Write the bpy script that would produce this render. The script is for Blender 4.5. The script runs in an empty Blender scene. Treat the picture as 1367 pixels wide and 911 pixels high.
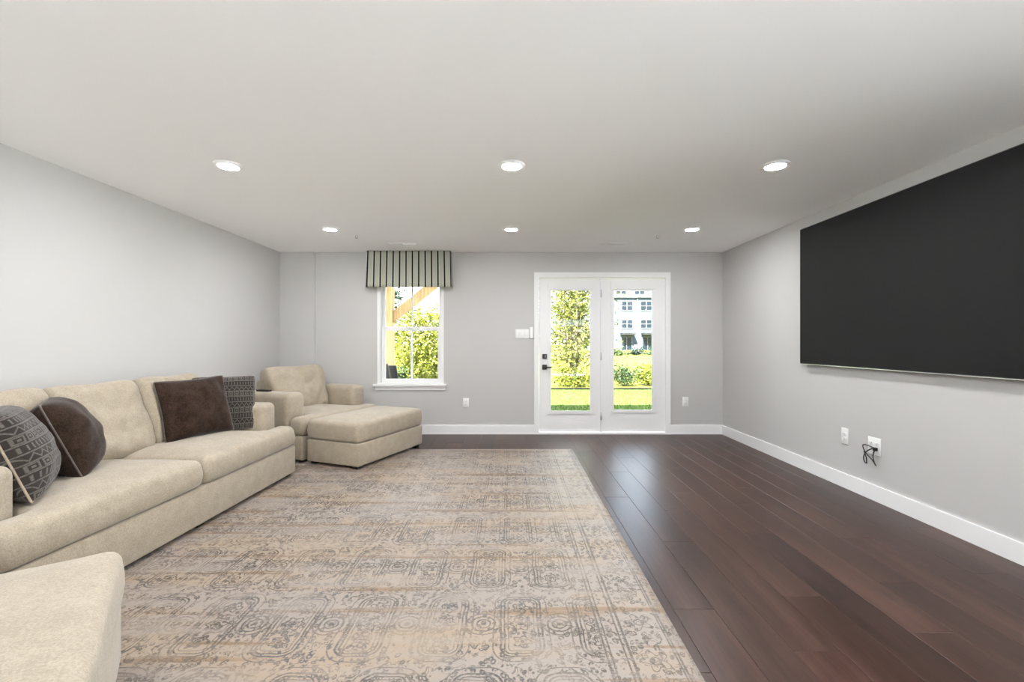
import bpy, bmesh, math, random
import numpy as np
from mathutils import Vector, Matrix, noise as mnoise
from mathutils.geometry import delaunay_2d_cdt

random.seed(7)
rng = np.random.default_rng(7)
S = bpy.context.scene
C = S.collection
R = math.radians

# ------------------------------------------------------------------ camera
FPX, CX, CY, CH = 607.0, 682.0, 457.0, 1.235      # focal length and vanishing point in pixels, eye height
cam_d = bpy.data.cameras.new('camera')
cam_d.sensor_width = 36.0
cam_d.lens = FPX / 1367.0 * 36.0
cam_d.shift_x = (683.5 - CX) / 1367.0
cam_d.shift_y = (CY - 455.5) / 1367.0
cam_d.clip_start = 0.02
cam_d.clip_end = 600
cam = bpy.data.objects.new('camera', cam_d)
cam.location = (0, 0, CH)
cam.rotation_euler = (R(90), 0, 0)
C.objects.link(cam)
S.camera = cam

# ------------------------------------------------------------------ sky, sun, exposure
W = bpy.data.worlds.new('sky'); S.world = W; W.use_nodes = True
nt = W.node_tree; nt.nodes.clear()
SKY_STRENGTH = 1.9
SUN_STRENGTH = 24.0
LAMP_STRENGTH = 115.0
o_ = nt.nodes.new('ShaderNodeOutputWorld'); bg = nt.nodes.new('ShaderNodeBackground')
tc = nt.nodes.new('ShaderNodeTexCoord'); sp = nt.nodes.new('ShaderNodeSeparateXYZ')
rp = nt.nodes.new('ShaderNodeValToRGB'); nz = nt.nodes.new('ShaderNodeTexNoise'); mx = nt.nodes.new('ShaderNodeMix')
mx.data_type = 'RGBA'
nt.links.new(tc.outputs['Generated'], sp.inputs[0]); nt.links.new(sp.outputs['Z'], rp.inputs[0])
rp.color_ramp.elements[0].position = 0.0; rp.color_ramp.elements[0].color = (0.55, 0.74, 1.0, 1)
rp.color_ramp.elements[1].position = 0.7; rp.color_ramp.elements[1].color = (0.26, 0.48, 0.92, 1)
nz.inputs['Scale'].default_value = 3.2; nz.inputs['Detail'].default_value = 6
nt.links.new(tc.outputs['Generated'], nz.inputs['Vector'])
cr = nt.nodes.new('ShaderNodeValToRGB'); cr.color_ramp.elements[0].position = .34; cr.color_ramp.elements[1].position = .54
nt.links.new(nz.outputs['Fac'], cr.inputs[0]); nt.links.new(cr.outputs['Color'], mx.inputs['Factor'])
nt.links.new(rp.outputs['Color'], mx.inputs[6]); mx.inputs[7].default_value = (1, 1, 1, 1)
nt.links.new(mx.outputs[2], bg.inputs['Color']); bg.inputs['Strength'].default_value = SKY_STRENGTH
nt.links.new(bg.outputs[0], o_.inputs[0])

sun_d = bpy.data.lights.new('sun', 'SUN'); sun_d.energy = SUN_STRENGTH; sun_d.angle = R(0.6); sun_d.color = (1, .975, .94)
sun = bpy.data.objects.new('sun', sun_d); C.objects.link(sun)
sun.rotation_euler = Vector((0.28, 0.60, -0.76)).to_track_quat('-Z', 'Y').to_euler()
sun.location = (0, -10, 20)

S.view_settings.view_transform = 'Standard'
S.view_settings.look = 'None'
S.view_settings.exposure = 2.2
S.view_settings.gamma = 1.0
S.view_settings.use_curve_mapping = False
S.cycles.use_denoising = True
S.cycles.max_bounces = 10
S.cycles.diffuse_bounces = 7
S.cycles.transparent_max_bounces = 16
S.cycles.sample_clamp_indirect = 8.0
S.cycles.caustics_reflective = False
S.cycles.caustics_refractive = False

# ------------------------------------------------------------------ pixel helpers
def at(px, py, d):
    return Vector(((px - CX) * d / FPX, d, CH - (py - CY) * d / FPX))
YB = 6.10                                   # inner face of the back wall
SB = YB / FPX
def bx_(px): return (px - CX) * SB
def bz_(py): return CH - (py - CY) * SB
XL, XR, ZC = -3.09, 2.84, 2.441             # side walls, ceiling
YR = -3.0                                   # rear wall, behind the camera

# ------------------------------------------------------------------ node helpers
class E:
    """tiny expression wrapper round ShaderNodeMath"""
    def __init__(s, t, v): s.t, s.v = t, v
    def _op(s, op, *a):
        n = s.t.nodes.new('ShaderNodeMath'); n.operation = op
        for i, x in enumerate((s,) + a):
            if isinstance(x, E): s.t.links.new(x.v, n.inputs[i])
            else: n.inputs[i].default_value = x
        return E(s.t, n.outputs[0])
    def __add__(s, o): return s._op('ADD', o)
    __radd__ = __add__
    def __sub__(s, o): return s._op('SUBTRACT', o)
    def __rsub__(s, o): return (s * -1) + o
    def __mul__(s, o): return s._op('MULTIPLY', o)
    __rmul__ = __mul__
    def __truediv__(s, o): return s._op('DIVIDE', o)
    def abs(s): return s._op('ABSOLUTE')
    def floor(s): return s._op('FLOOR')
    def fract(s): return s._op('FRACT')
    def mod(s, o): return s._op('FLOORED_MODULO', o)
    def sqrt(s): return s._op('SQRT')
    def sin(s): return s._op('SINE')
    def cos(s): return s._op('COSINE')
    def max(s, o): return s._op('MAXIMUM', o)
    def min(s, o): return s._op('MINIMUM', o)
    def lt(s, o): return s._op('LESS_THAN', o)
    def gt(s, o): return s._op('GREATER_THAN', o)
    def atan2(s, o): return s._op('ARCTAN2', o)
    def band(s, a, b):                       # smooth 1 below a, 0 above b
        n = s.t.nodes.new('ShaderNodeMapRange'); n.interpolation_type = 'SMOOTHSTEP'
        s.t.links.new(s.v, n.inputs[0])
        n.inputs[1].default_value = a; n.inputs[2].default_value = b
        n.inputs[3].default_value = 1; n.inputs[4].default_value = 0
        return E(s.t, n.outputs[0])

def base_mat(name):
    m = bpy.data.materials.new(name); m.use_nodes = True
    t = m.node_tree
    return m, t, t.nodes['Principled BSDF']
def xyz(t, kind='Object'):
    c = t.nodes.new('ShaderNodeTexCoord'); s = t.nodes.new('ShaderNodeSeparateXYZ')
    t.links.new(c.outputs[kind], s.inputs[0])
    return E(t, s.outputs[0]), E(t, s.outputs[1]), E(t, s.outputs[2])
def vec(t, x, y, z=0.0):
    c = t.nodes.new('ShaderNodeCombineXYZ')
    for i, a in enumerate((x, y, z)):
        if isinstance(a, E): t.links.new(a.v, c.inputs[i])
        else: c.inputs[i].default_value = a
    return c.outputs[0]
def noise(t, v, scale=5, detail=4, rough=.55, dist=0):
    n = t.nodes.new('ShaderNodeTexNoise'); n.inputs['Scale'].default_value = scale
    n.inputs['Detail'].default_value = detail; n.inputs['Roughness'].default_value = rough
    n.inputs['Distortion'].default_value = dist
    if v is not None: t.links.new(v, n.inputs['Vector'])
    return E(t, n.outputs['Fac'])
def ramp(t, f, stops):
    n = t.nodes.new('ShaderNodeValToRGB'); e = n.color_ramp.elements
    while len(e) < len(stops): e.new(.5)
    for i, (p, c) in enumerate(stops):
        e[i].position = p; e[i].color = (*c, 1)
    t.links.new(f.v, n.inputs[0])
    return n.outputs[0]
def mixc(t, f, a, b):
    n = t.nodes.new('ShaderNodeMix'); n.data_type = 'RGBA'
    if isinstance(f, E): t.links.new(f.v, n.inputs[0])
    else: n.inputs[0].default_value = f
    for i, c in ((6, a), (7, b)):
        if isinstance(c, tuple): n.inputs[i].default_value = (*c, 1)
        else: t.links.new(c, n.inputs[i])
    return n.outputs[2]
def bump(t, b, f, strength=.2, dist=.002):
    n = t.nodes.new('ShaderNodeBump'); n.inputs['Strength'].default_value = strength
    n.inputs['Distance'].default_value = dist
    t.links.new(f.v, n.inputs['Height']); t.links.new(n.outputs[0], b.inputs['Normal'])
def plain(name, col, rough=.5, spec=.5, metal=0, emit=None, es=0):
    m, t, b = base_mat(name)
    x, y, z = xyz(t)
    n = noise(t, vec(t, x, y, z), 9, 3)
    t.links.new(mixc(t, n.band(.25, .75), col, tuple(c * .95 for c in col)), b.inputs['Base Color'])
    b.inputs['Roughness'].default_value = rough; b.inputs['Specular IOR Level'].default_value = spec
    b.inputs['Metallic'].default_value = metal
    if emit:
        b.inputs['Emission Color'].default_value = (*emit, 1); b.inputs['Emission Strength'].default_value = es
    return m
def paint(name, col, rough=.6):
    m, t, b = base_mat(name)
    x, y, z = xyz(t); v = vec(t, x, y, z)
    t.links.new(mixc(t, noise(t, v, 1.3, 2), col, tuple(c * .975 for c in col)), b.inputs['Base Color'])
    b.inputs['Roughness'].default_value = rough; b.inputs['Specular IOR Level'].default_value = .25
    bump(t, b, noise(t, v, 420, 2), .06, .001)
    return m
def fabric(name, c1, c2, weave=900, sheen=.3, bstr=.35, big=.35):
    m, t, b = base_mat(name)
    x, y, z = xyz(t); v = vec(t, x, y, z)
    fine = noise(t, v, weave * .16, 3, .65)
    mid = noise(t, v, 14, 4, .6)
    f = fine * (1 - big) + mid * big
    t.links.new(mixc(t, f.band(.35, .65), c1, c2), b.inputs['Base Color'])
    b.inputs['Roughness'].default_value = .95; b.inputs['Specular IOR Level'].default_value = .1
    b.inputs['Sheen Weight'].default_value = sheen; b.inputs['Sheen Roughness'].default_value = .4
    bump(t, b, noise(t, v, weave * .45, 2, .6) * .6 + mid * .7, bstr, .004)
    return m

M = {}
M['wall'] = paint('wall_paint', (.56, .552, .542))
M['ceiling'] = paint('ceiling_paint', (.93, .925, .92), .8)
M['trim'] = paint('white_trim', (.86, .86, .86), .35)
M['plastic'] = plain('white_plastic', (.86, .86, .85), .35)
M['slot'] = plain('dark_slot', (.03, .03, .03), .6)
M['black'] = plain('black_plastic', (.012, .012, .013), .4)
M['blackmetal'] = plain('dark_bronze', (.055, .05, .048), .38, .5, .6)
M['grey'] = plain('grey_metal', (.42, .42, .43), .4, .5, .7)
M['silver'] = plain('silver_metal', (.6, .62, .65), .25, .5, .9)
M['hinge'] = plain('satin_nickel', (.55, .56, .58), .45, .5, .3)
M['screen'] = plain('tv_screen', (.012, .012, .0125), .7, .2)
M['sofa'] = fabric('beige_chenille', (.445, .388, .305), (.330, .280, .212), 900, .35, .5, .3)
M['velvet'] = fabric('brown_velvet', (.050, .031, .0225), (.020, .012, .0085), 700, .22, .5, .5)
M['piping'] = fabric('grey_piping', (.16, .135, .12), (.10, .085, .075), 600, .2, .2)
M['pipingbeige'] = fabric('beige_piping', (.42, .35, .27), (.32, .26, .2), 600, .2, .2)
M['foot'] = plain('black_foot', (.012, .011, .010), .5)
M['lamp_far'] = plain('lamp_diffuser_dimmed', (.9, .9, .88), .5, .3, 0, (.975, .985, 1.0), LAMP_STRENGTH * .88)
M['lamp'] = plain('lamp_diffuser', (.9, .9, .88), .5, .3, 0, (.975, .985, 1.0), LAMP_STRENGTH)

def glass_mat():
    m = bpy.data.materials.new('window_glass'); m.use_nodes = True; t = m.node_tree; t.nodes.clear()
    o = t.nodes.new('ShaderNodeOutputMaterial'); mxs = t.nodes.new('ShaderNodeMixShader')
    tr = t.nodes.new('ShaderNodeBsdfTransparent'); gl = t.nodes.new('ShaderNodeBsdfGlossy')
    fr = t.nodes.new('ShaderNodeFresnel'); fr.inputs[0].default_value = 1.3
    tr.inputs[0].default_value = (.92, .935, .93, 1); gl.inputs['Roughness'].default_value = .02
    t.links.new(fr.outputs[0], mxs.inputs[0]); t.links.new(tr.outputs[0], mxs.inputs[1]); t.links.new(gl.outputs[0], mxs.inputs[2])
    t.links.new(mxs.outputs[0], o.inputs[0])
    return m
M['glass'] = glass_mat()

def wood_floor():
    m, t, b = base_mat('dark_walnut_plank')
    x, y, z = xyz(t)
    oi = t.nodes.new('ShaderNodeObjectInfo'); rnd = E(t, oi.outputs['Random'])
    off = rnd * 37.0
    g1 = noise(t, vec(t, x * 11 + off, y * .8 + off, off), 1, 4, .5, .35)
    g2 = noise(t, vec(t, x * 75 + off, y * 5 + off, off), 1, 3, .55)
    kn = noise(t, vec(t, x * 9 + off, y * 3.4 - off, off), 1, 3, .5, 1.2)
    col = ramp(t, g1 * .70 + g2 * .30, [(.28, (.022, .0080, .0048)), (.5, (.049, .0205, .0130)), (.72, (.084, .041, .0275))])
    col = mixc(t, kn.band(.25, .40) * .6, col, (.014, .007, .005))
    hsv = t.nodes.new('ShaderNodeHueSaturation'); t.links.new(col, hsv.inputs['Color'])
    t.links.new((rnd * .45 + .75).v, hsv.inputs['Value']); hsv.inputs['Saturation'].default_value = .97
    t.links.new(hsv.outputs[0], b.inputs['Base Color'])
    t.links.new((g1 * .08 + .30).v, b.inputs['Roughness'])
    b.inputs['Specular IOR Level'].default_value = .33
    bump(t, b, g1 * .7 + g2 * .3, .02, .0015)
    return m
M['plank'] = wood_floor()

def rug_mat():
    m, t, b = base_mat('distressed_rug')
    x, y, z = xyz(t)                                   # metres, x=0 at the right edge (negative to the left), y=0 far edge
    px = vec(t, x, y, 0)
    wob = noise(t, px, 9, 2)
    xx = x + (wob - .5) * .018
    yy = y + (noise(t, vec(t, x + 5.0, y, 3.0), 9, 2) - .5) * .018
    CWD, CHT = .33, .50
    # ---- the trellis of tall panels, every second row shifted by half
    row = (yy / CHT).floor()
    xs = xx + row.mod(2.0) * (CWD * .5)
    lx = ((xs / CWD).fract() - .5) * CWD
    ly = ((yy / CHT).fract() - .5) * CHT
    # rounded panel distance
    def rbox(hx, hy, r):
        qx = (lx.abs() - (hx - r)).max(0.0); qy = (ly.abs() - (hy - r)).max(0.0)
        return (qx * qx + qy * qy).sqrt() - r
    d = rbox(.088, .205, .055)
    def line(e, w): return e.abs().band(w * .55, w * 1.3)
    ink = line(d, .0048).max(line(d + .016, .0036)).max(line(d - .030, .0034) * .8).max(line(d + .032, .003) * .7)
    # centre rosette and end scrolls
    def rosette(cx_, cy_, rad, pet):
        ax, ay = lx - cx_, ly - cy_
        r = (ax * ax + ay * ay).sqrt(); a = ay.atan2(ax)
        o = line(r - rad - (a * pet).cos() * (rad * .2), .0042)
        return o.max(r.band(rad * .25, rad * .4)).max(line(r - rad * .55, .0035) * (a * pet).cos().lt(.2)), r
    ro, r0 = rosette(0, 0, .040, 6.0)
    ra, r1 = rosette(0, .118, .032, 5.0)
    rb, r2 = rosette(0, -.118, .032, 5.0)
    ink = ink.max(ro).max(ra).max(rb)
    # medallion rings between the panels
    mx_ = CWD * .5 - lx.abs()
    rr = (mx_ * mx_ + ly * ly).sqrt()
    ink = ink.max(line(rr - .030, .004)).max(line(rr - .052, .004)).max(line(rr - .074, .004) * .8).max(rr.band(.008, .016))
    # small leaf and scroll filling
    vo = t.nodes.new('ShaderNodeTexVoronoi'); vo.feature = 'F1'; vo.inputs['Scale'].default_value = 36
    vo.inputs['Randomness'].default_value = .85
    t.links.new(vec(t, xx, yy * .8 + lx.abs() * .35, 0), vo.inputs['Vector'])
    leaf = E(t, vo.outputs['Distance'])
    sq = noise(t, vec(t, lx.abs() * 1.0 + row * .37, yy, 1.7), 26, 1.5, .5, 1.1)
    squig = line(sq - .5, .045) * noise(t, px, 22, 2).band(.44, .52)
    ink2 = (leaf - .36).abs().band(.08, .14) * noise(t, px, 34, 2).band(.50, .60)
    ink2 = ink2.max(leaf.band(.12, .2) * .8).max(squig * .75)
    ink = ink.max(ink2 * .95)
    # ---- border bands along the right edge
    ex = x * -1.0
    inb = ex.band(.335, .34)
    bl = line(ex - .05, .005).max(line(ex - .062, .004)).max(line(ex - .235, .006)).max(line(ex - .255, .004)).max(line(ex - .33, .005)).max(line(ex - .312, .004))
    bcell_y = ((yy / .24).fract() - .5) * .24
    bcx = ex - .148
    br = (bcx * bcx + bcell_y * bcell_y).sqrt(); ba = bcell_y.atan2(bcx)
    bl = bl.max(line(br - .045 - (ba * 5.0).cos() * .014, .0042) * .8).max(line(br - .02, .004) * .8)
    ink = ink * (1 - inb) + inb * (bl * .85).max(ink2 * .85)
    # ---- wear: streaks run across the rug
    st = noise(t, vec(t, x * .9, y * 15, 2.0), 1, 5, .6)
    blot = noise(t, vec(t, x * 2.2, y * 3.2, 7.0), 1, 5, .6)
    speck = noise(t, vec(t, x * 60, y * 190, 1.0), 1, 2, .6)
    wear = (blot * .55 + st * .45)
    mask = wear.band(.43, .60) * .74 + .26
    mask = mask * (speck.band(.50, .72) * .8 + .2)
    ink = ink * mask
    # ---- ground colour
    ground = ramp(t, noise(t, vec(t, x * 1.1, y * 2.4, 4.0), 1, 4, .6), [(.30, (.315, .205, .122)), (.45, (.345, .238, .150)), (.58, (.345, .255, .174)), (.70, (.305, .262, .228))])
    ground = mixc(t, st.band(.40, .60) * .4, (.345, .272, .205), ground)
    cool = noise(t, vec(t, x * .9 + 3.0, y * 3.4, 9.0), 1, 4, .65).band(.60, .44)
    ground = mixc(t, (1 - cool) * .40, ground, (.27, .265, .275))
    rs = noise(t, vec(t, x * .45 + 9.0, y * 9.0, 5.0), 1, 4, .62)
    ground = mixc(t, (1 - rs.band(.57, .65)) * .80, ground, (.225, .130, .058))
    spk = noise(t, vec(t, x * 150, y * 320, 1.0), 1, 2, .6)
    ground = mixc(t, spk.band(.35, .62) * .30, ground, (.215, .175, .145))
    inkc = ramp(t, noise(t, vec(t, x * 1.6, y * 2.8, 12.0), 1, 3), [(.38, (.036, .026, .020)), (.52, (.050, .043, .040)), (.66, (.038, .046, .064))])
    col = mixc(t, ink * .95, ground, inkc)
    t.links.new(col, b.inputs['Base Color'])
    b.inputs['Roughness'].default_value = .45; b.inputs['Specular IOR Level'].default_value = .5
    b.inputs['Sheen Weight'].default_value = .08; b.inputs['Sheen Roughness'].default_value = .35
    bump(t, b, spk * .6 - ink * .5, .35, .003)
    return m
M['rug'] = rug_mat()

def tribal_mat():
    m, t, b = base_mat('patterned_chenille')
    u, v, _ = xyz(t, 'UV')
    def line(e, w): return e.abs().band(w * .6, w * 1.3)
    bandn = (v * 10.0).floor()
    lv = (v * 10.0).fract() - .5
    par = bandn.mod(3.0)
    # zigzag, key, diamond rows
    tri = ((u * 13.0).fract() - .5).abs() * 2 - .5
    zig = line(lv - tri * .6, .10)
    ku = ((u * 11.0).fract() - .5)
    key = line(ku.abs().max(lv.abs()) - .32, .07).max(ku.abs().max(lv.abs()).lt(.12))
    bars = line(((u * 22.0).fract() - .5), .16) * lv.abs().lt(.3)
    a = par.lt(.5); c = par.gt(1.5); bb = (1 - a) * (1 - c)
    pat = a * key + bb * zig + c * bars
    pat = pat.max(line(lv.abs() - .47, .05))
    sp_ = noise(t, vec(t, u * 120, v * 120, 0), 1, 3)
    pat = pat * sp_.band(.45, .75)
    col = mixc(t, pat * .62, (.034, .028, .025), (.20, .18, .16))
    t.links.new(col, b.inputs['Base Color'])
    b.inputs['Roughness'].default_value = .95; b.inputs['Sheen Weight'].default_value = .25
    b.inputs['Specular IOR Level'].default_value = .1
    bump(t, b, pat + sp_ * .4, .5, .004)
    return m
M['tribal'] = tribal_mat()

def valance_mat():
    m, t, b = base_mat('striped_linen')
    u, v, _ = xyz(t, 'UV')                              # u in metres along the cloth
    P = .0835
    l = ((u / P).fract() - .5).abs() * P
    ns = noise(t, vec(t, u * 160, v * 160, 0), 1, 3)
    col = mixc(t, ns, (.62, .63, .52), (.68, .685, .585))
    col = mixc(t, (l - .0145).abs().band(.003, .0045), col, (.75, .75, .72))
    col = mixc(t, l.band(.0085, .0105), col, (.022, .024, .024))
    t.links.new(col, b.inputs['Base Color']); b.inputs['Roughness'].default_value = .9
    b.inputs['Specular IOR Level'].default_value = .1
    tl = t.nodes.new('ShaderNodeBsdfTranslucent'); ms = t.nodes.new('ShaderNodeMixShader'); ms.inputs[0].default_value = .42
    t.links.new(col, tl.inputs[0]); out = t.nodes['Material Output']
    t.links.new(b.outputs[0], ms.inputs[1]); t.links.new(tl.outputs[0], ms.inputs[2]); t.links.new(ms.outputs[0], out.inputs[0])
    bump(t, b, ns, .2, .001)
    return m
M['valance'] = valance_mat()

def lumber_mat():
    m, t, b = base_mat('pressure_treated_pine')
    x, y, z = xyz(t)
    g = noise(t, vec(t, x * 30, y * 30, z * 2.2), 1, 5, .6, .8)
    t.links.new(ramp(t, g, [(.3, (.26, .16, .06)), (.5, (.40, .26, .12)), (.7, (.50, .36, .19))]), b.inputs['Base Color'])
    b.inputs['Roughness'].default_value = .8
    bump(t, b, g, .3, .003)
    return m
M['lumber'] = lumber_mat()

def leaf_mat(name, stops, trans=.35):
    m, t, b = base_mat(name)
    g = t.nodes.new('ShaderNodeNewGeometry')
    col = ramp(t, E(t, g.outputs['Random Per Island']), stops)
    t.links.new(col, b.inputs['Base Color']); b.inputs['Roughness'].default_value = .6
    b.inputs['Specular IOR Level'].default_value = .33
    tl = t.nodes.new('ShaderNodeBsdfTranslucent'); ms = t.nodes.new('ShaderNodeMixShader'); ms.inputs[0].default_value = trans
    t.links.new(col, tl.inputs[0]); out = t.nodes['Material Output']
    t.links.new(b.outputs[0], ms.inputs[1]); t.links.new(tl.outputs[0], ms.inputs[2]); t.links.new(ms.outputs[0], out.inputs[0])
    return m
M['leaf_yellow'] = leaf_mat('yellow_green_leaves', [(0, (.022, .034, .005)), (.4, (.085, .10, .012)), (1, (.20, .19, .035))])
M['leaf_lime'] = leaf_mat('lime_leaves', [(0, (.035, .05, .004)), (.5, (.12, .135, .010)), (1, (.20, .20, .03))])
M['leaf_green'] = leaf_mat('green_leaves', [(0, (.008, .02, .007)), (.5, (.024, .048, .015)), (1, (.06, .09, .024))])
M['leaf_dark'] = leaf_mat('dark_leaves', [(0, (.004, .010, .007)), (.6, (.012, .026, .016)), (1, (.028, .05, .03))])
M['grassblade'] = leaf_mat('grass_blades', [(0, (.026, .06, .008)), (.6, (.062, .10, .014)), (1, (.12, .145, .028))], .3)
M['bark'] = plain('bark', (.13, .10, .075), .9)

def ground_mat(name, stops, scale, roughness=.95):
    m, t, b = base_mat(name)
    x, y, z = xyz(t)
    f = noise(t, vec(t, x, y * .6, 0), scale, 6, .7) * .6 + noise(t, vec(t, x, y, 3), scale * .12, 3) * .4
    t.links.new(ramp(t, f, stops), b.inputs['Base Color']); b.inputs['Roughness'].default_value = roughness
    b.inputs['Specular IOR Level'].default_value = .1
    bump(t, b, f, .6, .05)
    return m
M['lawn'] = ground_mat('lawn_grass', [(.3, (.042, .085, .012)), (.5, (.072, .115, .018)), (.7, (.11, .138, .026))], 8)
M['meadow'] = ground_mat('meadow_grass', [(.3, (.07, .085, .010)), (.5, (.115, .115, .016)), (.7, (.15, .14, .03))], 2.5)
M['mulch'] = ground_mat('mulch', [(.3, (.002, .0015, .001)), (.7, (.005, .0035, .0025))], 20)
M['concrete'] = ground_mat('concrete', [(.3, (.66, .675, .69)), (.7, (.78, .80, .82))], 6)
M['gravel'] = ground_mat('gravel', [(.3, (.13, .13, .135)), (.7, (.20, .20, .205))], 14)
M['siding'] = ground_mat('pale_siding', [(.3, (.052, .068, .096)), (.7, (.058, .074, .102))], .6, .8)
M['sidingwhite'] = plain('white_siding', (.11, .115, .12), .7)
M['farglass'] = plain('dark_window_glass', (.006, .011, .017), .3, .3)
M['awning'] = plain('brown_deck_board', (.006, .005, .0045), .8)

# ------------------------------------------------------------------ mesh helpers
def link(o, parent=None):
    C.objects.link(o)
    if parent is not None: o.parent = parent
    return o
def mesh_obj(name, verts, faces, mat, parent=None, smooth=False, uvs=None):
    me = bpy.data.meshes.new(name)
    me.from_pydata([tuple(v) for v in verts], [], faces)
    if mat is not None: me.materials.append(mat)
    if smooth: me.polygons.foreach_set('use_smooth', [True] * len(me.polygons))
    if uvs is not None:
        uv = me.uv_layers.new(name='UVMap')
        idx = np.empty(len(me.loops), dtype=np.int32); me.loops.foreach_get('vertex_index', idx)
        uv.data.foreach_set('uv', np.asarray(uvs, dtype=np.float32)[idx].ravel())
    me.update()
    return link(bpy.data.objects.new(name, me), parent)
def empty(name, loc, rz=0, label=None, cat=None, group=None, kind=None):
    o = bpy.data.objects.new(name, None); o.empty_display_size = .1
    o.location = loc; o.rotation_euler = (0, 0, rz); C.objects.link(o)
    return tag(o, label, cat, group, kind)
def tag(o, label=None, cat=None, group=None, kind=None):
    if label: o['label'] = label
    if cat: o['category'] = cat
    if group: o['group'] = group
    if kind: o['kind'] = kind
    return o

class MB:
    """collects boxes, tubes and discs into one mesh"""
    def __init__(s): s.v, s.f = [], []
    def add(s, vs, fs, M4=None):
        n = len(s.v)
        for p in vs:
            p = Vector(p)
            s.v.append(M4 @ p if M4 is not None else p)
        s.f += [tuple(i + n for i in f) for f in fs]
        return s
    def box(s, x0, x1, y0, y1, z0, z1, M4=None):
        vs = [(x0, y0, z0), (x1, y0, z0), (x1, y1, z0), (x0, y1, z0), (x0, y0, z1), (x1, y0, z1), (x1, y1, z1), (x0, y1, z1)]
        fs = [(0, 3, 2, 1), (4, 5, 6, 7), (0, 1, 5, 4), (1, 2, 6, 5), (2, 3, 7, 6), (3, 0, 4, 7)]
        return s.add(vs, fs, M4)
    def tube(s, pts, rads, n=8, closed=False):
        pts = [Vector(p) for p in pts]; k = len(pts)
        if not isinstance(rads, (list, tuple)): rads = [rads] * k
        rings = []; up = None
        for i, p in enumerate(pts):
            a = pts[(i - 1) % k] if (closed or i > 0) else p
            b = pts[(i + 1) % k] if (closed or i < k - 1) else p
            d = (b - a).normalized()
            if up is None:
                up = Vector((0, 0, 1)) if abs(d.z) < .9 else Vector((1, 0, 0))
            x = d.cross(up)
            if x.length < 1e-4: x = d.orthogonal()
            x.normalize(); y = x.cross(d).normalized(); up = y
            rings.append([p + (x * math.cos(2 * math.pi * j / n) + y * math.sin(2 * math.pi * j / n)) * rads[i] for j in range(n)])
        vs = [v for r in rings for v in r]; fs = []
        for i in range(k if closed else k - 1):
            i2 = (i + 1) % k
            for j in range(n):
                j2 = (j + 1) % n
                fs.append((i * n + j, i * n + j2, i2 * n + j2, i2 * n + j))
        if not closed:
            fs.append(tuple(range(n - 1, -1, -1))); fs.append(tuple((k - 1) * n + j for j in range(n)))
        return s.add(vs, fs)
    def lathe(s, prof, n=24, M4=None):
        vs, fs = [], []
        for r, z in prof:
            for j in range(n):
                a = 2 * math.pi * j / n
                vs.append((r * math.cos(a), r * math.sin(a), z))
        for i in range(len(prof) - 1):
            for j in range(n):
                j2 = (j + 1) % n
                fs.append((i * n + j, i * n + j2, (i + 1) * n + j2, (i + 1) * n + j))
        return s.add(vs, fs, M4)
    def build(s, name, mat, parent=None, smooth=False):
        return mesh_obj(name, s.v, s.f, mat, parent, smooth)

def rbox(name, x0, x1, y0, y1, z0, z1, r, mat, parent=None, seg=3, smooth=True):
    bm = bmesh.new(); bmesh.ops.create_cube(bm, size=1)
    for v in bm.verts:
        v.co = Vector(((x0 + x1) / 2 + v.co.x * (x1 - x0), (y0 + y1) / 2 + v.co.y * (y1 - y0), (z0 + z1) / 2 + v.co.z * (z1 - z0)))
    bmesh.ops.bevel(bm, geom=list(bm.edges), offset=r, offset_type='OFFSET', segments=seg, profile=.5, affect='EDGES', clamp_overlap=True)
    me = bpy.data.meshes.new(name); bm.to_mesh(me); bm.free()
    if smooth: me.polygons.foreach_set('use_smooth', [True] * len(me.polygons))
    me.materials.append(mat)
    return link(bpy.data.objects.new(name, me), parent)

def rounded_outline(poly, rc, step=.03):
    """CCW polygon -> dense outline with rounded corners"""
    out = []; n = len(poly); P = [Vector((p[0], p[1])) for p in poly]
    corners = []
    for i in range(n):
        a, b, c = P[i - 1], P[i], P[(i + 1) % n]
        u = (a - b).normalized(); w = (c - b).normalized()
        r = rc[i] if isinstance(rc, (list, tuple)) else rc
        s_, e_ = b + u * r, b + w * r
        arc = []
        for k in range(7):
            tt = k / 6
            arc.append(s_ * (1 - tt) ** 2 + b * 2 * tt * (1 - tt) + e_ * tt ** 2)
        corners.append(arc)
    for i in range(n):
        out += corners[i]
        s_, e_ = corners[i][-1], corners[(i + 1) % n][0]
        L = (e_ - s_).length; k = int(L / step)
        for j in range(1, k): out.append(s_.lerp(e_, j / k))
    return out

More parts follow.
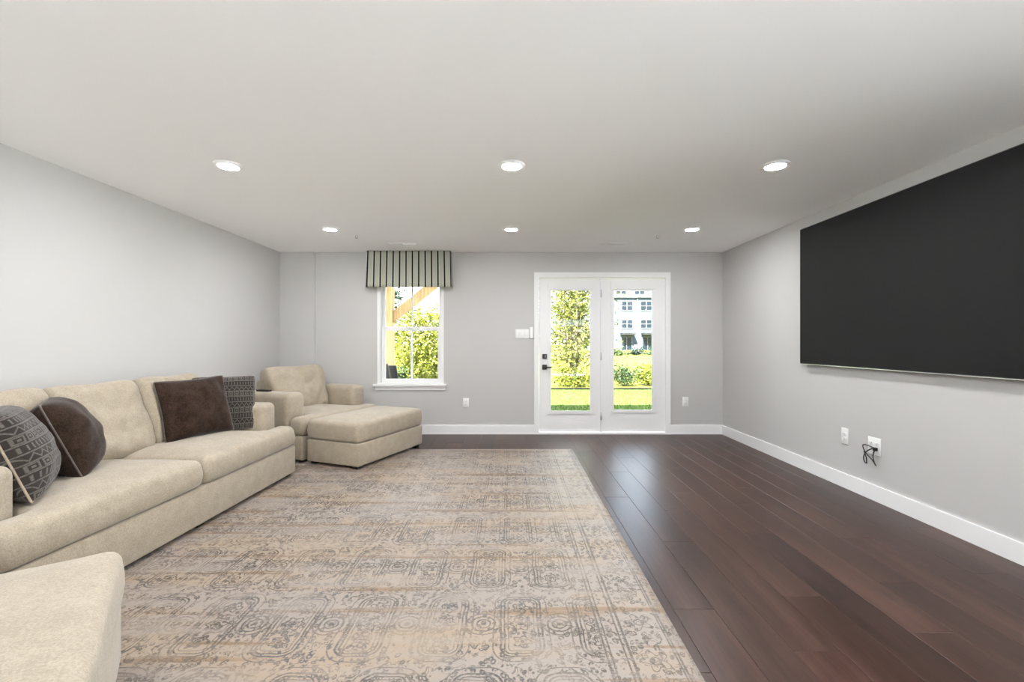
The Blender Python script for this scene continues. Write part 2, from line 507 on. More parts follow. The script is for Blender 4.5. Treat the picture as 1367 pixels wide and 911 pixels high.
def slab_cushion(name, poly, z0, z1, r, crown, mat, parent, rc=.07, wr=.004, seed=0, sag=0):
    """upholstered cushion: outline polygon, rounded edge r, crowned top"""
    O = rounded_outline(poly, rc)
    n = len(O)
    N = []
    for i in range(n):
        tt = (O[(i + 1) % n] - O[i - 1]).normalized(); N.append(Vector((-tt.y, tt.x)))
    hb = min(r * .7, (z1 - z0) * .3)
    rings = []
    for a in (90, 60, 30, 0): rings.append((hb * (1 - math.cos(R(a))), z0 + hb * (1 - math.sin(R(a))))) 
    mids = 2
    for k in range(1, mids + 1):
        rings.append((-.006 * math.sin(math.pi * k / (mids + 1)), z0 + hb + (z1 - r - z0 - hb) * k / (mids + 1)))
    for a in (0, 18, 36, 54, 72, 90): rings.append((r * (1 - math.cos(R(a))), z1 - r + r * math.sin(R(a))))
    def nz_(x, y, z): return mnoise.noise(Vector((x * 5 + seed, y * 5, z * 5)))
    vs, fs = [], []
    for d, z in rings:
        for i in range(n):
            p = O[i] + N[i] * d
            w = nz_(p.x, p.y, z) * wr
            vs.append(Vector((p.x - N[i].x * w, p.y - N[i].y * w, z + w * .7)))
    for k in range(len(rings) - 1):
        for i in range(n):
            j = (i + 1) % n
            fs.append((k * n + i, k * n + j, (k + 1) * n + j, (k + 1) * n + i))
    fs.append(tuple(range(n - 1, -1, -1)))
    base = (len(rings) - 1) * n
    ring = [O[i] + N[i] * r for i in range(n)]
    xs = [p.x for p in ring]; ys = [p.y for p in ring]
    def dist(p):
        return min((p - q).length for q in ring)
    def inside(p):
        c = False
        for i in range(n):
            a, b = ring[i], ring[(i + 1) % n]
            if (a.y > p.y) != (b.y > p.y) and p.x < (b.x - a.x) * (p.y - a.y) / (b.y - a.y) + a.x: c = not c
        return c
    inner = []
    g = .045
    yv = min(ys) + g
    while yv < max(ys):
        xv = min(xs) + g
        while xv < max(xs):
            p = Vector((xv, yv))
            if inside(p) and dist(p) > .025: inner.append(p)
            xv += g
        yv += g
    allp = ring + inner
    res = delaunay_2d_cdt(allp, [(i, (i + 1) % n) for i in range(n)], [], 1, 1e-5)
    rv, rf, orig = res[0], res[2], res[3]
    idx = {}
    for k, p in enumerate(rv):
        o = [q for q in orig[k] if q < n]
        if o: idx[k] = base + o[0]
        else:
            d = dist(p)
            tt = min(1, d / .22); h = crown * (1 - (1 - tt) ** 2)
            z = z1 + h + nz_(p.x * .8, p.y * .8, 3) * wr * 1.6 * tt - sag * tt * tt
            idx[k] = len(vs); vs.append(Vector((p.x, p.y, z)))
    for f in rf: fs.append(tuple(idx[i] for i in f))
    return mesh_obj(name, vs, fs, mat, parent, True)

def puff_mesh(name, w, h, t, mat, p=2.2, q=.5, ear=.06, n=26, wr=.006, seed=0, slump=0, rim=0.0, flare=0.0, round_=0.0):
    """pillow in its local XZ plane, front towards +Y; rim = half thickness kept at the seam"""
    vs, uvs, fs = [], [], []
    def pt(u, v, side):
        e = 1 - ear * (1 - abs(v) ** 2.0) * abs(u) ** 3
        e2 = 1 - ear * (1 - abs(u) ** 2.0) * abs(v) ** 3
        x = w / 2 * u * e * (1 + flare * min(1, max(0, v + .25) * 1.4)); z = h / 2 * v * e2
        cr_ = round_ * (abs(u) ** 5) * (abs(v) ** 5)
        x *= 1 - cr_; z *= 1 - cr_
        prof = max(0, (1 - abs(u) ** p) * (1 - abs(v) ** p)) ** q
        y = side * (rim + (t / 2 - rim) * prof)
        wn = mnoise.noise(Vector((x * 7 + seed, z * 7, side * 2.0))) * wr + mnoise.noise(Vector((x * 17 + seed, z * 17, side * 5.0))) * wr * .45
        edge = max(abs(u), abs(v))
        # gathers fanning from the corners
        y += side * wn * (1 - edge ** 6) * 1.6
        z -= slump * (1 - abs(u)) * (.5 + v * .5)
        return Vector((x, y, z))
    ts = [math.sin(math.pi / 2 * (-1 + 2 * i / n)) for i in range(n + 1)]
    ids = {}
    for side in (1, -1):
        for i in range(n + 1):
            for j in range(n + 1):
                if side == -1 and rim == 0 and (i in (0, n) or j in (0, n)):
                    ids[(side, i, j)] = ids[(1, i, j)]; continue
                ids[(side, i, j)] = len(vs); vs.append(pt(ts[i], ts[j], side)); uvs.append(((ts[i] + 1) / 2, (ts[j] + 1) / 2))
        for i in range(n):
            for j in range(n):
                f = (ids[(side, i, j)], ids[(side, i + 1, j)], ids[(side, i + 1, j + 1)], ids[(side, i, j + 1)])
                fs.append(f if side == -1 else f[::-1])
    per = [(i, 0) for i in range(n)] + [(n, j) for j in range(n)] + [(i, n) for i in range(n, 0, -1)] + [(0, j) for j in range(n, 0, -1)]
    if rim > 0:
        for k in range(len(per)):
            a, b = per[k], per[(k + 1) % len(per)]
            fs.append((ids[(1, *a)], ids[(1, *b)], ids[(-1, *b)], ids[(-1, *a)]))
    o = mesh_obj(name, vs, fs, mat, None, True, uvs)
    seam = [(vs[ids[(1, *a)]] + vs[ids[(-1, *a)]]) / 2 for a in per]
    return o, seam

def throw_pillow(name, w, h, t, mat, pipe, loc, u_dir, lean, label, group, seed=0, roll=0, ear=.05):
    """bottom-centre loc; u_dir = direction (x, y) of its width, seen from its front left to right; lean back in degrees"""
    root = empty(name, loc, 0, label, 'pillow', group)
    U = Vector((u_dir[0], u_dir[1], 0)).normalized()
    nrm = Vector((U.y, -U.x, 0))                       # faces this way
    up = (Vector((0, 0, 1)) * math.cos(R(lean)) - nrm * math.sin(R(lean))).normalized()
    fn = U.cross(up).normalized()                      # front normal
    o, seam = puff_mesh('cover', w, h, t, mat, 2.3, .5, ear, 32, .013, seed, 0, 0.0, 0.0, .05)
    # local: x -> U, y -> front normal, z -> up
    M4 = Matrix(((-U.x, fn.x, up.x, 0), (-U.y, fn.y, up.y, 0), (-U.z, fn.z, up.z, 0), (0, 0, 0, 1)))
    M4 = Matrix.Translation(up * (h / 2 - .012)) @ M4 @ Matrix.Rotation(R(roll), 4, 'Y')
    o.data.transform(M4); o.parent = root
    pipeM = MB().tube([M4 @ p for p in seam], .0055, 6, True)
    pipeM.build('piping', pipe, root, True)
    return root

# ================================================================== STRUCTURE
WT = .20
def wall_with_holes(name, holes, x0, x1, y0, y1, z0, z1, mat):
    """wall lying in XZ with rectangular holes (x0,x1,z0,z1), sorted in x"""
    b = MB(); cur = x0
    for hx0, hx1, hz0, hz1 in holes:
        b.box(cur, hx0, y0, y1, z0, z1)
        if hz0 > z0: b.box(hx0, hx1, y0, y1, z0, hz0)
        if hz1 < z1: b.box(hx0, hx1, y0, y1, hz1, z1)
        cur = hx1
    b.box(cur, x1, y0, y1, z0, z1)
    return tag(b.build(name, mat), kind='structure')

WX0, WX1, WZ0, WZ1 = bx_(503.5), bx_(592.5), bz_(513.5), bz_(374)
DX0, DX1, DZ1 = bx_(717), bx_(890.5), bz_(367.5)
tag(wall_with_holes('wall_back', [(WX0, WX1, WZ0, WZ1), (DX0, DX1, -.02, DZ1)], XL - .2, XR + .2, YB, YB + WT, -.16, ZC, M['wall']),
    'greige painted back wall with the window and glazed doors')
tag(MB().box(XL - .2, XL, YR - .2, YB, -.16, ZC).build('wall_left', M['wall']), 'greige painted wall behind the long sofa', kind='structure')
RY0_, RY1_, RZ0_, RZ1_ = -1.0, 1.9, .04, 2.08                # unseen opening added in the television wall, to light the sofa fronts
tag(MB().box(XR, XR + .2, YR - .2, RY0_, -.16, ZC).box(XR, XR + .2, RY1_, YB, -.16, ZC).box(XR, XR + .2, RY0_, RY1_, -.16, RZ0_).box(XR, XR + .2, RY0_, RY1_, RZ1_, ZC).build('wall_right', M['wall']), 'greige painted wall carrying the television', kind='structure')
RWH = [(-2.75, -.12, .04, 2.05), (.12, 2.55, .04, 2.05)]  # openings for the added rear windows
tag(wall_with_holes('wall_rear', RWH, XL, XR, YR - .2, YR, -.16, ZC, M['wall']), 'greige painted wall opposite the glazed doors', kind='structure')
tag(MB().box(XL, bx_(421), YB - .022, YB, 0, ZC).build('wall_chase', M['wall']), 'shallow boxed-out strip of wall in the corner behind the armchair', kind='structure')
tag(MB().box(XL - .2, XR + .2, YR - .2, YB + WT, ZC, ZC + .28).build('ceiling', M['ceiling']), 'flat white ceiling with recessed lights', kind='structure')
tag(MB().box(XL - .2, XR + .2, YR - .2, YB + WT, ZC + .28, 4.55).build('wall_upper', M['sidingwhite']), 'upper storeys of the house above the room', kind='structure')

# floor: base slab and planks
PW, PL, PT = .19, 1.52, .012
floor = tag(MB().box(XL, XR, YR, YB, -.16, -PT).build('floor', M['plank']), 'dark brown wood plank floor', kind='structure')
bm = bmesh.new(); bmesh.ops.create_cube(bm, size=1)
for v in bm.verts: v.co = Vector((v.co.x * (PW - .0008), v.co.y * (PL - .0008), (v.co.z - .5) * PT))
bmesh.ops.bevel(bm, geom=[e for e in bm.edges if all(v.co.z > -.001 for v in e.verts)], offset=.0014, segments=1, affect='EDGES')
plank_me = bpy.data.meshes.new('plank'); bm.to_mesh(plank_me); bm.free(); plank_me.materials.append(M['plank'])
def plank_piece(x, y0, y1, w):
    full = abs(y1 - y0 - PL) < 1e-4 and abs(w - PW) < 1e-4
    if full: me = plank_me
    else:
        me = plank_me.copy()
        for v in me.vertices: v.co.x *= w / PW; v.co.y *= (y1 - y0) / PL
    o = link(bpy.data.objects.new('plank', me), floor); o.location = (x, (y0 + y1) / 2, 0)
rr = random.Random(3)
x = XR; row = 0
while x > XL + .01:
    w = min(PW, x - XL); off = (row * .53 + rr.uniform(-.12, .12)) % PL
    y = -1.6 - off
    while y < YB - .01:
        y0, y1 = max(y, YR), min(y + PL, YB)
        if y1 - y0 > .03: plank_piece(x - w / 2, y0, y1, w)
        y += PL
    x -= w; row += 1
MB().box(XL, XR, YR, -1.6, -PT, -.0005).build('plank_field', M['plank'], floor)

# baseboards
BH, BT = .125, .015
def baseboard(name, segs, label):
    b = MB()
    for (x0, x1, y0, y1, ax) in segs:
        b.box(x0, x1, y0, y1, 0, BH - .012)
        if ax == 'y': b.box(x0 if x1 > 0 and ax == 'y' else x0, x1, y0, y1, BH - .012, BH - .004)
        else: b.box(x0, x1, y0 + .004, y1, BH - .012, BH)
    return tag(b.build(name, M['trim']), label, kind='structure')
baseboard('baseboard_right', [(XR - BT, XR, YR, RY0_, 'y'), (XR - BT, XR, RY1_, YB, 'y')], 'white baseboard under the television wall')
baseboard('baseboard_left', [(XL, XL + BT, YR, YB - .022, 'y')], 'white baseboard behind the sofa')
baseboard('baseboard_back', [(bx_(421), bx_(713), YB - BT, YB, 'x'), (bx_(894), XR - BT, YB - BT, YB, 'x'), (XL + BT, bx_(421), YB - .022 - BT, YB - .022, 'x')], 'white baseboard along the back wall')

# added rear windows, unseen behind the viewer, for more daylight
for k, (a, b_, c, d) in enumerate(RWH):
    root = empty('window_%d' % (k + 2), ((a + b_) / 2, YR - .1, c), 0, 'unseen white framed window added for daylight opposite the glazed doors', None, None, 'structure')
    fm = MB(); hw = (b_ - a) / 2; hh = d - c
    fm.box(-hw, hw, -.05, .05, 0, .05).box(-hw, hw, -.05, .05, hh - .05, hh).box(-hw, -hw + .05, -.05, .05, .05, hh - .05).box(hw - .05, hw, -.05, .05, .05, hh - .05).box(-.03, .03, -.04, .04, .05, hh - .05)
    fm.build('window_frame', M['trim'], root)
    for s_ in (-1, 1):
        x0, x1 = sorted((s_ * .03, s_ * (hw - .05)))
        MB().box(x0, x1, -.004, .004, .05, hh - .05).build('pane', M['glass'], root)

sw = empty('window_4', (XR + .1, (RY0_ + RY1_) / 2, RZ0_), 0, 'unseen white framed glazing added in the television wall for daylight', None, None, 'structure')  # added out of view, brings daylight in from the right
hs, ht = (RY1_ - RY0_) / 2, RZ1_ - RZ0_
MB().box(-.05, .05, -hs, hs, 0, .05).box(-.05, .05, -hs, hs, ht - .05, ht).box(-.05, .05, -hs, -hs + .05, .05, ht - .05).box(-.05, .05, hs - .05, hs, .05, ht - .05).box(-.04, .04, -.03, .03, .05, ht - .05).build('window_frame', M['trim'], sw)
for a, b_ in ((-hs + .05, -.03), (.03, hs - .05)):
    MB().box(-.004, .004, a, b_, .05, ht - .05).build('pane', M['glass'], sw)

# ------------------------------------------------------------------ window
win = empty('window_1', ((WX0 + WX1) / 2, YB + .08, WZ0), 0, 'white double-hung window with divided panes under the striped valance', None, None, 'structure')
def wl(px): return bx_(px) - (WX0 + WX1) / 2
def wz(py): return bz_(py) - WZ0
hw = (WX1 - WX0) / 2; hh = WZ1 - WZ0
fw = .045
f_ = MB()
f_.box(-hw, -hw + fw, -.08, .10, 0, hh).box(hw - fw, hw, -.08, .10, 0, hh).box(-hw + fw, hw - fw, -.08, .10, hh - .04, hh).box(-hw + fw, hw - fw, -.08, .10, 0, .02)
f_.box(-hw + fw, -hw + fw + .015, .005, .02, .02, hh - .04).box(hw - fw - .015, hw - fw, .005, .02, .02, hh - .04)
f_.build('window_frame', M['trim'], win)
def sash(z0, z1, y0, y1, rail_b, rail_t, stile):
    s = MB(); x0, x1 = -hw + fw, hw - fw
    s.box(x0, x0 + stile, y0, y1, z0, z1).box(x1 - stile, x1, y0, y1, z0, z1)
    s.box(x0 + stile, x1 - stile, y0, y1, z0, z0 + rail_b).box(x0 + stile, x1 - stile, y0, y1, z1 - rail_t, z1)
    o = s.build('sash', M['trim'], win)
    mu = MB().box(-.011, .011, y0 + .004, y1 - .004, z0 + rail_b, z1 - rail_t).build('muntin', M['trim'], o)
    ym = (y0 + y1) / 2
    for xa, xb in ((x0 + stile, -.011), (.011, x1 - stile)):
        MB().box(xa, xb, ym - .003, ym + .003, z0 + rail_b, z1 - rail_t).build('pane', M['glass'], o)
zm = wz(439)
sash(zm - .025, hh - .04, .025, .06, .05, .04, .035)       # upper, outer track
sash(.02, zm + .028, -.025, .02, .05, .052, .045)          # lower, inner track
MB().box(-.03, .03, -.045, -.025, zm + .006, zm + .022).build('sash_lock', M['plastic'], win)
sl = MB().box(wl(499), wl(596.5), -.08 - .045, -.02, -.022, .004)
sl.box(wl(501), wl(594.5), -.08 - .016, -.08, -.075, -.022)
sl.build('window_sill', M['trim'], win)

# ------------------------------------------------------------------ glazed double door
door = empty('door_1', ((DX0 + DX1) / 2, YB, 0), 0, 'white double door with full-height glass panels onto the lawn', None, None, 'structure')
dc = (DX0 + DX1) / 2
def dl(px): return bx_(px) - dc
cs = MB(); c0, c1 = dl(713), dl(894.5); ct = bz_(364); cw = .066
cs.box(c0, c0 + cw, -.018, 0, 0, ct).box(c1 - cw, c1, -.018, 0, 0, ct).box(c0 + cw, c1 - cw, -.018, 0, ct - cw, ct)
cs.box(c0, c0 + .014, -.025, -.018, 0, ct).box(c1 - .014, c1, -.025, -.018, 0, ct).box(c0 + .014, c1 - .014, -.025, -.018, ct - .014, ct)
cs.build('casing', M['trim'], door)
jb = MB(); h2 = (DX1 - DX0) / 2
jb.box(-h2, dl(719.6), 0, WT, 0, DZ1).box(dl(889.4), h2, 0, WT, 0, DZ1).box(dl(719.6), dl(889.4), 0, WT, bz_(371.2), DZ1).box(dl(801.7), dl(804), .005, .09, 0, bz_(371.2))
jb.build('jamb', M['trim'], door)
MB().box(-h2, h2, -.02, WT + .06, -.02, .022).build('threshold', M['trim'], door)
def slab(p0, p1, g0, g1, gt, gb, swing):
    root_z0, root_z1 = .03, bz_(372.0)
    s = MB(); y0, y1 = .012, .056
    x0, x1 = dl(p0), dl(p1); a, b_ = dl(g0), dl(g1); zt, zb = bz_(gt), bz_(gb)
    s.box(x0, a, y0, y1, root_z0, root_z1).box(b_, x1, y0, y1, root_z0, root_z1).box(a, b_, y0, y1, root_z0, zb).box(a, b_, y0, y1, zt, root_z1)
    o = s.build('door_panel', M['trim'], door)
    e = .036; g = MB()                                   # raised frame round the glass
    g.box(a - e, a + .006, y0 - .012, y0, zb - e, zt + .006).box(b_ - .006, b_ + e, y0 - .012, y0, zb - e, zt + .006)
    g.box(a + .006, b_ - .006, y0 - .012, y0, zb - e, zb + .006).box(a + .006, b_ - .006, y0 - .012, y0, zt - .006, zt + .006)
    g.build('glass_frame', M['trim'], o)
    MB().box(a, b_, .020, .024, zb, zt).build('pane', M['glass'], o)
    MB().box(a, b_, .046, .050, zb, zt).build('pane', M['glass'], o)
    MB().box(a - e, b_ + e, y0 - .026, y0 - .0005, zt + e * .2, zt + .115).build('blind_cassette', M['trim'], o)
    return o
pL = slab(720.2, 801.5, 735, 788.3, 387.5, 549.3, 0)
pR = slab(804.2, 889.0, 819, 871.5, 387.5, 548.0, 1)
for z in (bz_(392), bz_(476), bz_(556)):
    MB().tube([(dl(802.6), .004, z - .05), (dl(802.6), .004, z + .05)], .008, 10).build('hinge', M['hinge'], pL, True)
# hardware
hx, hz = dl(727), bz_(490.4)
hdl = rbox('handle', hx - .031, hx + .031, -.004, .012, hz - .033, hz + .033, .004, M['blackmetal'], pL)
lv = MB().tube([(hx, -.004, hz), (hx, -.05, hz), (hx + .02, -.058, hz), (hx + .095, -.058, hz + .001)], [.013, .012, .011, .009], 10)
lv.build('lever', M['blackmetal'], hdl, True)
db = rbox('deadbolt', hx - .030, hx + .030, -.006, .012, bz_(476) - .031, bz_(476) + .031, .004, M['blackmetal'], pL)
rbox('thumb_turn', hx + .004, hx + .014, -.024, -.006, bz_(476) - .017, bz_(476) + .017, .003, M['grey'], db)

# ================================================================== WALL FITTINGS
def plate(name, loc, rz, w, h, inserts, label, cat, group=None):
    """cover plate lying against a wall; local -Y faces the room"""
    root = empty(name, loc, rz, label, cat, group)
    rbox('cover_plate', -w / 2, w / 2, -.007, 0, -h / 2, h / 2, .003, M['plastic'], root, 2)
    for (kind, cx_, cz_) in inserts:
        if kind == 'outlet':
            for dz in (-.020, .020):
                o = rbox('socket', cx_ - .016, cx_ + .016, -.0095, -.006, cz_ + dz - .014, cz_ + dz + .014, .003, M['plastic'], root, 2)
                MB().box(cx_ - .008, cx_ - .0055, -.0102, -.0094, cz_ + dz - .003, cz_ + dz + .007).box(cx_ + .0055, cx_ + .008, -.0102, -.0094, cz_ + dz - .003, cz_ + dz + .007).box(cx_ - .002, cx_ + .002, -.0102, -.0094, cz_ + dz - .011, cz_ + dz - .007).build('slots', M['slot'], o)
        elif kind == 'rocker':
            rbox('rocker', cx_ - .0165, cx_ + .0165, -.011, -.006, cz_ - .033, cz_ + .033, .002, M['plastic'], root, 2)
        elif kind == 'coax':
            MB().lathe([(.0, -.012), (.005, -.012), (.005, 0)], 10, Matrix.Translation((cx_, 0, cz_)) @ Matrix.Rotation(R(-90), 4, 'X')).build('coax_jack', M['grey'], root)
    return root
plate('outlet', (bx_(622), YB, bz_(538)), 0, .078, .125, [('outlet', 0, 0)], 'white outlet plate on the back wall below the window sill', 'outlet')
plate('outlet', (bx_(915), YB, bz_(536.5)), 0, .078, .125, [('outlet', 0, 0)], 'white outlet plate on the back wall beside the door casing', 'outlet')
plate('light_switch', (bx_(697), YB, bz_(446)), 0, .18, .125, [('rocker', -.046, 0), ('rocker', 0, 0), ('rocker', .046, 0)], 'white triple light switch plate beside the glazed door', 'switch')
al = empty('door_sensor', (bx_(709.5), YB - .0, bz_(444.5)), 0, 'small white upright sensor box between the switch plate and door casing', 'sensor')
rbox('housing', -.024, .024, -.024, 0, -.076, .076, .005, M['plastic'], al)
MB().box(-.010, .010, -.0255, -.024, .03, .045).build('button', M['trim'], al)
d1 = FPX * XR / (1128.6 - CX); d2 = FPX * XR / (1168 - CX)
plate('outlet', (XR, d1, CH - (582.5 - CY) * d1 / FPX), R(-90), .08, .135, [('outlet', 0, 0)], 'single white outlet plate on the wall below the television', 'outlet')
z2 = CH - (596 - CY) * d2 / FPX
plate('outlet', (XR, d2, z2), R(-90), .125, .135, [('outlet', -.028, 0), ('outlet', .028, 0)], 'double white outlet plate with a black cable plugged in', 'outlet')
# cable: local frame at the plate; a = distance towards the viewer along the wall, h = height, o = out from the wall
cab = empty('power_cable', (XR, d2, z2), 0, 'thin black cable looped and hanging from the double outlet', 'cable')
ctl = [(.030, -.012, .020), (.012, -.004, .032), (-.03, .004, .045), (-.062, -.004, .045), (-.062, -.035, .04), (-.03, -.075, .035), (.02, -.105, .035),
       (.058, -.135, .04), (.052, -.118, .045), (.03, -.07, .04), (.034, -.012, .03), (.01, -.022, .045), (-.03, -.055, .05), (-.05, -.10, .05), (-.045, -.135, .045), (-.02, -.135, .05), (-.024, -.09, .05), (-.05, -.05, .048)]
def catmull(P, k=8):
    out = []; P = [Vector(p) for p in P]
    for i in range(len(P) - 1):
        a, b_, c, d = P[max(i - 1, 0)], P[i], P[i + 1], P[min(i + 2, len(P) - 1)]
        for j in range(k):
            tt = j / k
            out.append(.5 * ((2 * b_) + (c - a) * tt + (2 * a - 5 * b_ + 4 * c - d) * tt * tt + (3 * b_ - 3 * c + d - a) * tt ** 3))
    out.append(P[-1]); return out
MB().tube([(-q[2], -q[0], q[1]) for q in catmull(ctl)], .0042, 8).build('cord', M['black'], cab, True)
rbox('plug', -.034, -.0095, -.042, -.016, -.030, -.004, .004, M['black'], cab)

# ------------------------------------------------------------------ television
XS = XR - .06
dfar = FPX * XS / (1068 - CX)
zt, zb = CH + (CY - 307) * dfar / FPX, CH - (486 - CY) * dfar / FPX
tw = (zt - zb) * 16 / 9; dn = dfar - tw
tv = empty('television', (XR, (dfar + dn) / 2, zb), 0, 'huge black flat-screen television mounted on the wall', 'television')
th = zt - zb; tx = -.06
MB().box(tx + .001, tx + .004, -tw / 2 + .006, tw / 2 - .006, .010, th - .005).build('screen', M['screen'], tv)
bz = MB()
bz.box(tx, tx + .03, -tw / 2, -tw / 2 + .006, .008, th).box(tx, tx + .03, tw / 2 - .006, tw / 2, .008, th).box(tx, tx + .03, -tw / 2 + .006, tw / 2 - .006, th - .005, th).box(tx, tx + .03, -tw / 2 + .006, tw / 2 - .006, .006, .010)
bz.build('bezel', M['black'], tv)
MB().box(tx + .002, tx + .03, -tw / 2, tw / 2, 0, .006).build('lower_trim', M['silver'], tv)
rbox('back_housing', tx + .004, -.012, -tw / 2 + .02, tw / 2 - .02, .02, th - .02, .008, M['black'], tv, 2)
MB().box(-.012, 0, -.35, .35, th * .35, th * .65).build('wall_mount', M['grey'], tv)

# ------------------------------------------------------------------ ceiling fittings
def recessed(loc, label, lm='lamp'):
    root = empty('recessed_light', loc, 0, label, 'ceiling light', 'recessed ceiling lights')
    MB().lathe([(.062, -.010), (.066, -.014), (.074, -.013), (.090, -.004), (.091, 0)], 32).build('trim_ring', M['plastic'], root, True)
    MB().lathe([(0.0, -.017), (.025, -.0165), (.05, -.0145), (.061, -.011), (.0625, -.006)], 32).build('diffuser', M[lm], root, True)
    return root
LX = (-1.92, .005, 1.925)
dl1 = FPX * (ZC - CH) / (CY - 220.5); dl2 = FPX * (ZC - CH) / (CY - 305.5)
rows = [(dl2, 'in the row by the window wall'), (dl1, 'in the middle row over the rug'), (dl1 - 1.73, 'in the unseen row added overhead')]  # overhead row is out of view, added to brighten the room
for yv, where in rows:
    for xv, side in zip(LX, ('sofa side', 'centre', 'television side')):
        xo = xv - (.06 if (xv < 0 and yv > 0 and abs(yv - dl1) < .01) else 0)
        recessed((xo if abs(yv - dl1) > .01 else {0: -1.925, 1: .005, 2: 1.80}[LX.index(xv)], yv, ZC), 'round white recessed ceiling light, %s, %s' % (side, where), 'lamp_far' if yv == dl2 else 'lamp')
def register(px, py, label, flip):
    d = FPX * (ZC - CH) / (CY - py)
    root = empty('air_register', ((px - CX) * d / FPX, d, ZC), 0, label, 'air vent')
    L, Wd = .37, .12
    f = MB(); f.box(-L / 2, L / 2, -Wd / 2, -Wd / 2 + .022, -.007, 0).box(-L / 2, L / 2, Wd / 2 - .022, Wd / 2, -.007, 0).box(-L / 2, -L / 2 + .022, -Wd / 2 + .022, Wd / 2 - .022, -.007, 0).box(L / 2 - .022, L / 2, -Wd / 2 + .022, Wd / 2 - .022, -.007, 0).box(-.008, .008, -Wd / 2 + .022, Wd / 2 - .022, -.007, 0)
    f.build('frame', M['plastic'], root)
    MB().box(-L / 2 + .022, L / 2 - .022, -Wd / 2 + .022, Wd / 2 - .022, -.0008, 0).build('duct_opening', M['slot'], root)
    for half in (-1, 1):
        for k in range(5):
            cy_ = -Wd / 2 + .022 + (k + .5) * (Wd - .044) / 5
            Mx = Matrix.Translation((half * (L / 4 - .008), cy_, -.005)) @ Matrix.Rotation(R(42 * half * flip), 4, 'X')
            MB().box(-(L / 4 - .016), L / 4 - .016, -.010, .010, -.0008, .0008, Mx).build('louver', M['plastic'], root)
    return root
register(538.3, 326, 'white ceiling air register above the window valance', -1)
register(821, 325.5, 'white ceiling air register above the glazed doors', 1)
def sprinkler(px, py, label):
    d = FPX * (ZC - CH) / (CY - py)
    root = empty('sprinkler_head', ((px - CX) * d / FPX, d, ZC), 0, label, 'sprinkler')
    MB().lathe([(.0, -.006), (.012, -.006), (.030, -.004), (.036, 0)], 20).build('escutcheon', M['plastic'], root, True)
    MB().tube([(-.004, 0, -.005), (-.013, 0, -.018), (-.010, 0, -.032), (0, 0, -.038), (.010, 0, -.032), (.013, 0, -.018), (.004, 0, -.005)], .0028, 6).build('frame_arms', M['grey'], root, True)
    MB().lathe([(0, -.040), (.015, -.0395), (.015, -.0375), (0, -.037)], 14).build('deflector', M['grey'], root)
sprinkler(476, 313.5, 'small pendent fire sprinkler in the ceiling on the sofa side')
sprinkler(878, 313.5, 'small pendent fire sprinkler in the ceiling on the television side')

# ------------------------------------------------------------------ valance
vx0, vx1, vz0, vz1 = bx_(489.5) + .03, bx_(600.5) - .02, bz_(383) , bz_(337.5)
VD = .12
vd = YB - VD
sc_ = vd / YB
vx0 = (489.0 - CX) * vd / FPX; vx1 = (601.5 - CX) * vd / FPX
vz0 = CH - (383.5 - CY) * vd / FPX; vz1 = ZC - .004
val = empty('window_valance', ((vx0 + vx1) / 2, YB, vz0), 0, 'pale green linen valance with black and white vertical stripes over the window', 'valance')
hwv = (vx1 - vx0) / 2; hv = vz1 - vz0
path = []
for k in range(8): path.append((-hwv, -VD * k / 8))
NX = 130
for k in range(NX + 1): path.append((-hwv + 2 * hwv * k / NX, -VD))
for k in range(1, 9): path.append((hwv, -VD + VD * k / 8))
us = [0]
for a, b_ in zip(path, path[1:]): us.append(us[-1] + math.hypot(b_[0] - a[0], b_[1] - a[1]))
vs, uvs, fs = [], [], []
NZ = 10
for j in range(NZ + 1):
    tz = j / NZ
    for (pxx, pyy), u in zip(path, us):
        drop = 1 - tz
        fold = 0
        if abs(pyy + VD) < 1e-6 and abs(abs(pxx) - hwv) > 1e-6:
            fold = (math.sin(pxx * 21) * .006 + math.sin(pxx * 47 + 1) * .003) * drop
            for cpl in (-.04, .04):
                fold -= .012 * math.exp(-((pxx - cpl) / .012) ** 2) * (.3 + .7 * drop)
        flare = 1 + .018 * drop
        vs.append((pxx * flare, pyy - fold - .01 * drop * (1 if abs(pyy + VD) < 1e-6 else 0), hv * tz)); uvs.append((u - VD + .02, hv * tz))
n_ = len(path)
for j in range(NZ):
    for i in range(n_ - 1): fs.append((j * n_ + i, j * n_ + i + 1, (j + 1) * n_ + i + 1, (j + 1) * n_ + i))
vo_ = mesh_obj('fabric', vs, fs, M['valance'], val, True, uvs)
sm = vo_.modifiers.new('thickness', 'SOLIDIFY'); sm.thickness = .0025; sm.offset = 0
MB().box(-hwv + .006, hwv - .006, -VD + .008, 0, hv - .022, hv).build('mounting_board', M['trim'], val)

# ================================================================== RUG
RX0, RX1, RY0, RY1 = -2.36, .705, 1.28, FPX * CH / (600.5 - CY)
rb_ = bmesh.new()
NXr, NYr = 60, 80
grid = [[None] * (NYr + 1) for _ in range(NXr + 1)]
RT = .011
def rz_(x, y):
    e = min(x - RX0, RX1 - x, y - RY0, RY1 - y)
    return RT * min(1, .45 + e / .02 * .55) + .0012 * mnoise.noise(Vector((x * 3, y * 3, 0)))
for i in range(NXr + 1):
    for j in range(NYr + 1):
        xx = RX0 + (RX1 - RX0) * i / NXr; yy = RY0 + (RY1 - RY0) * j / NYr
        ex = mnoise.noise(Vector((xx * 1.7, 0, 5))) * .006 if j == NYr else 0
        ey = mnoise.noise(Vector((0, yy * 1.7, 9))) * .005 if i == NXr else 0
        grid[i][j] = rb_.verts.new((xx - RX1 + ey, yy - RY1 + ex, rz_(xx, yy)))
for i in range(NXr):
    for j in range(NYr):
        rb_.faces.new((grid[i][j], grid[i + 1][j], grid[i + 1][j + 1], grid[i][j + 1]))
ext = bmesh.ops.extrude_edge_only(rb_, edges=[e for e in rb_.edges if e.is_boundary])
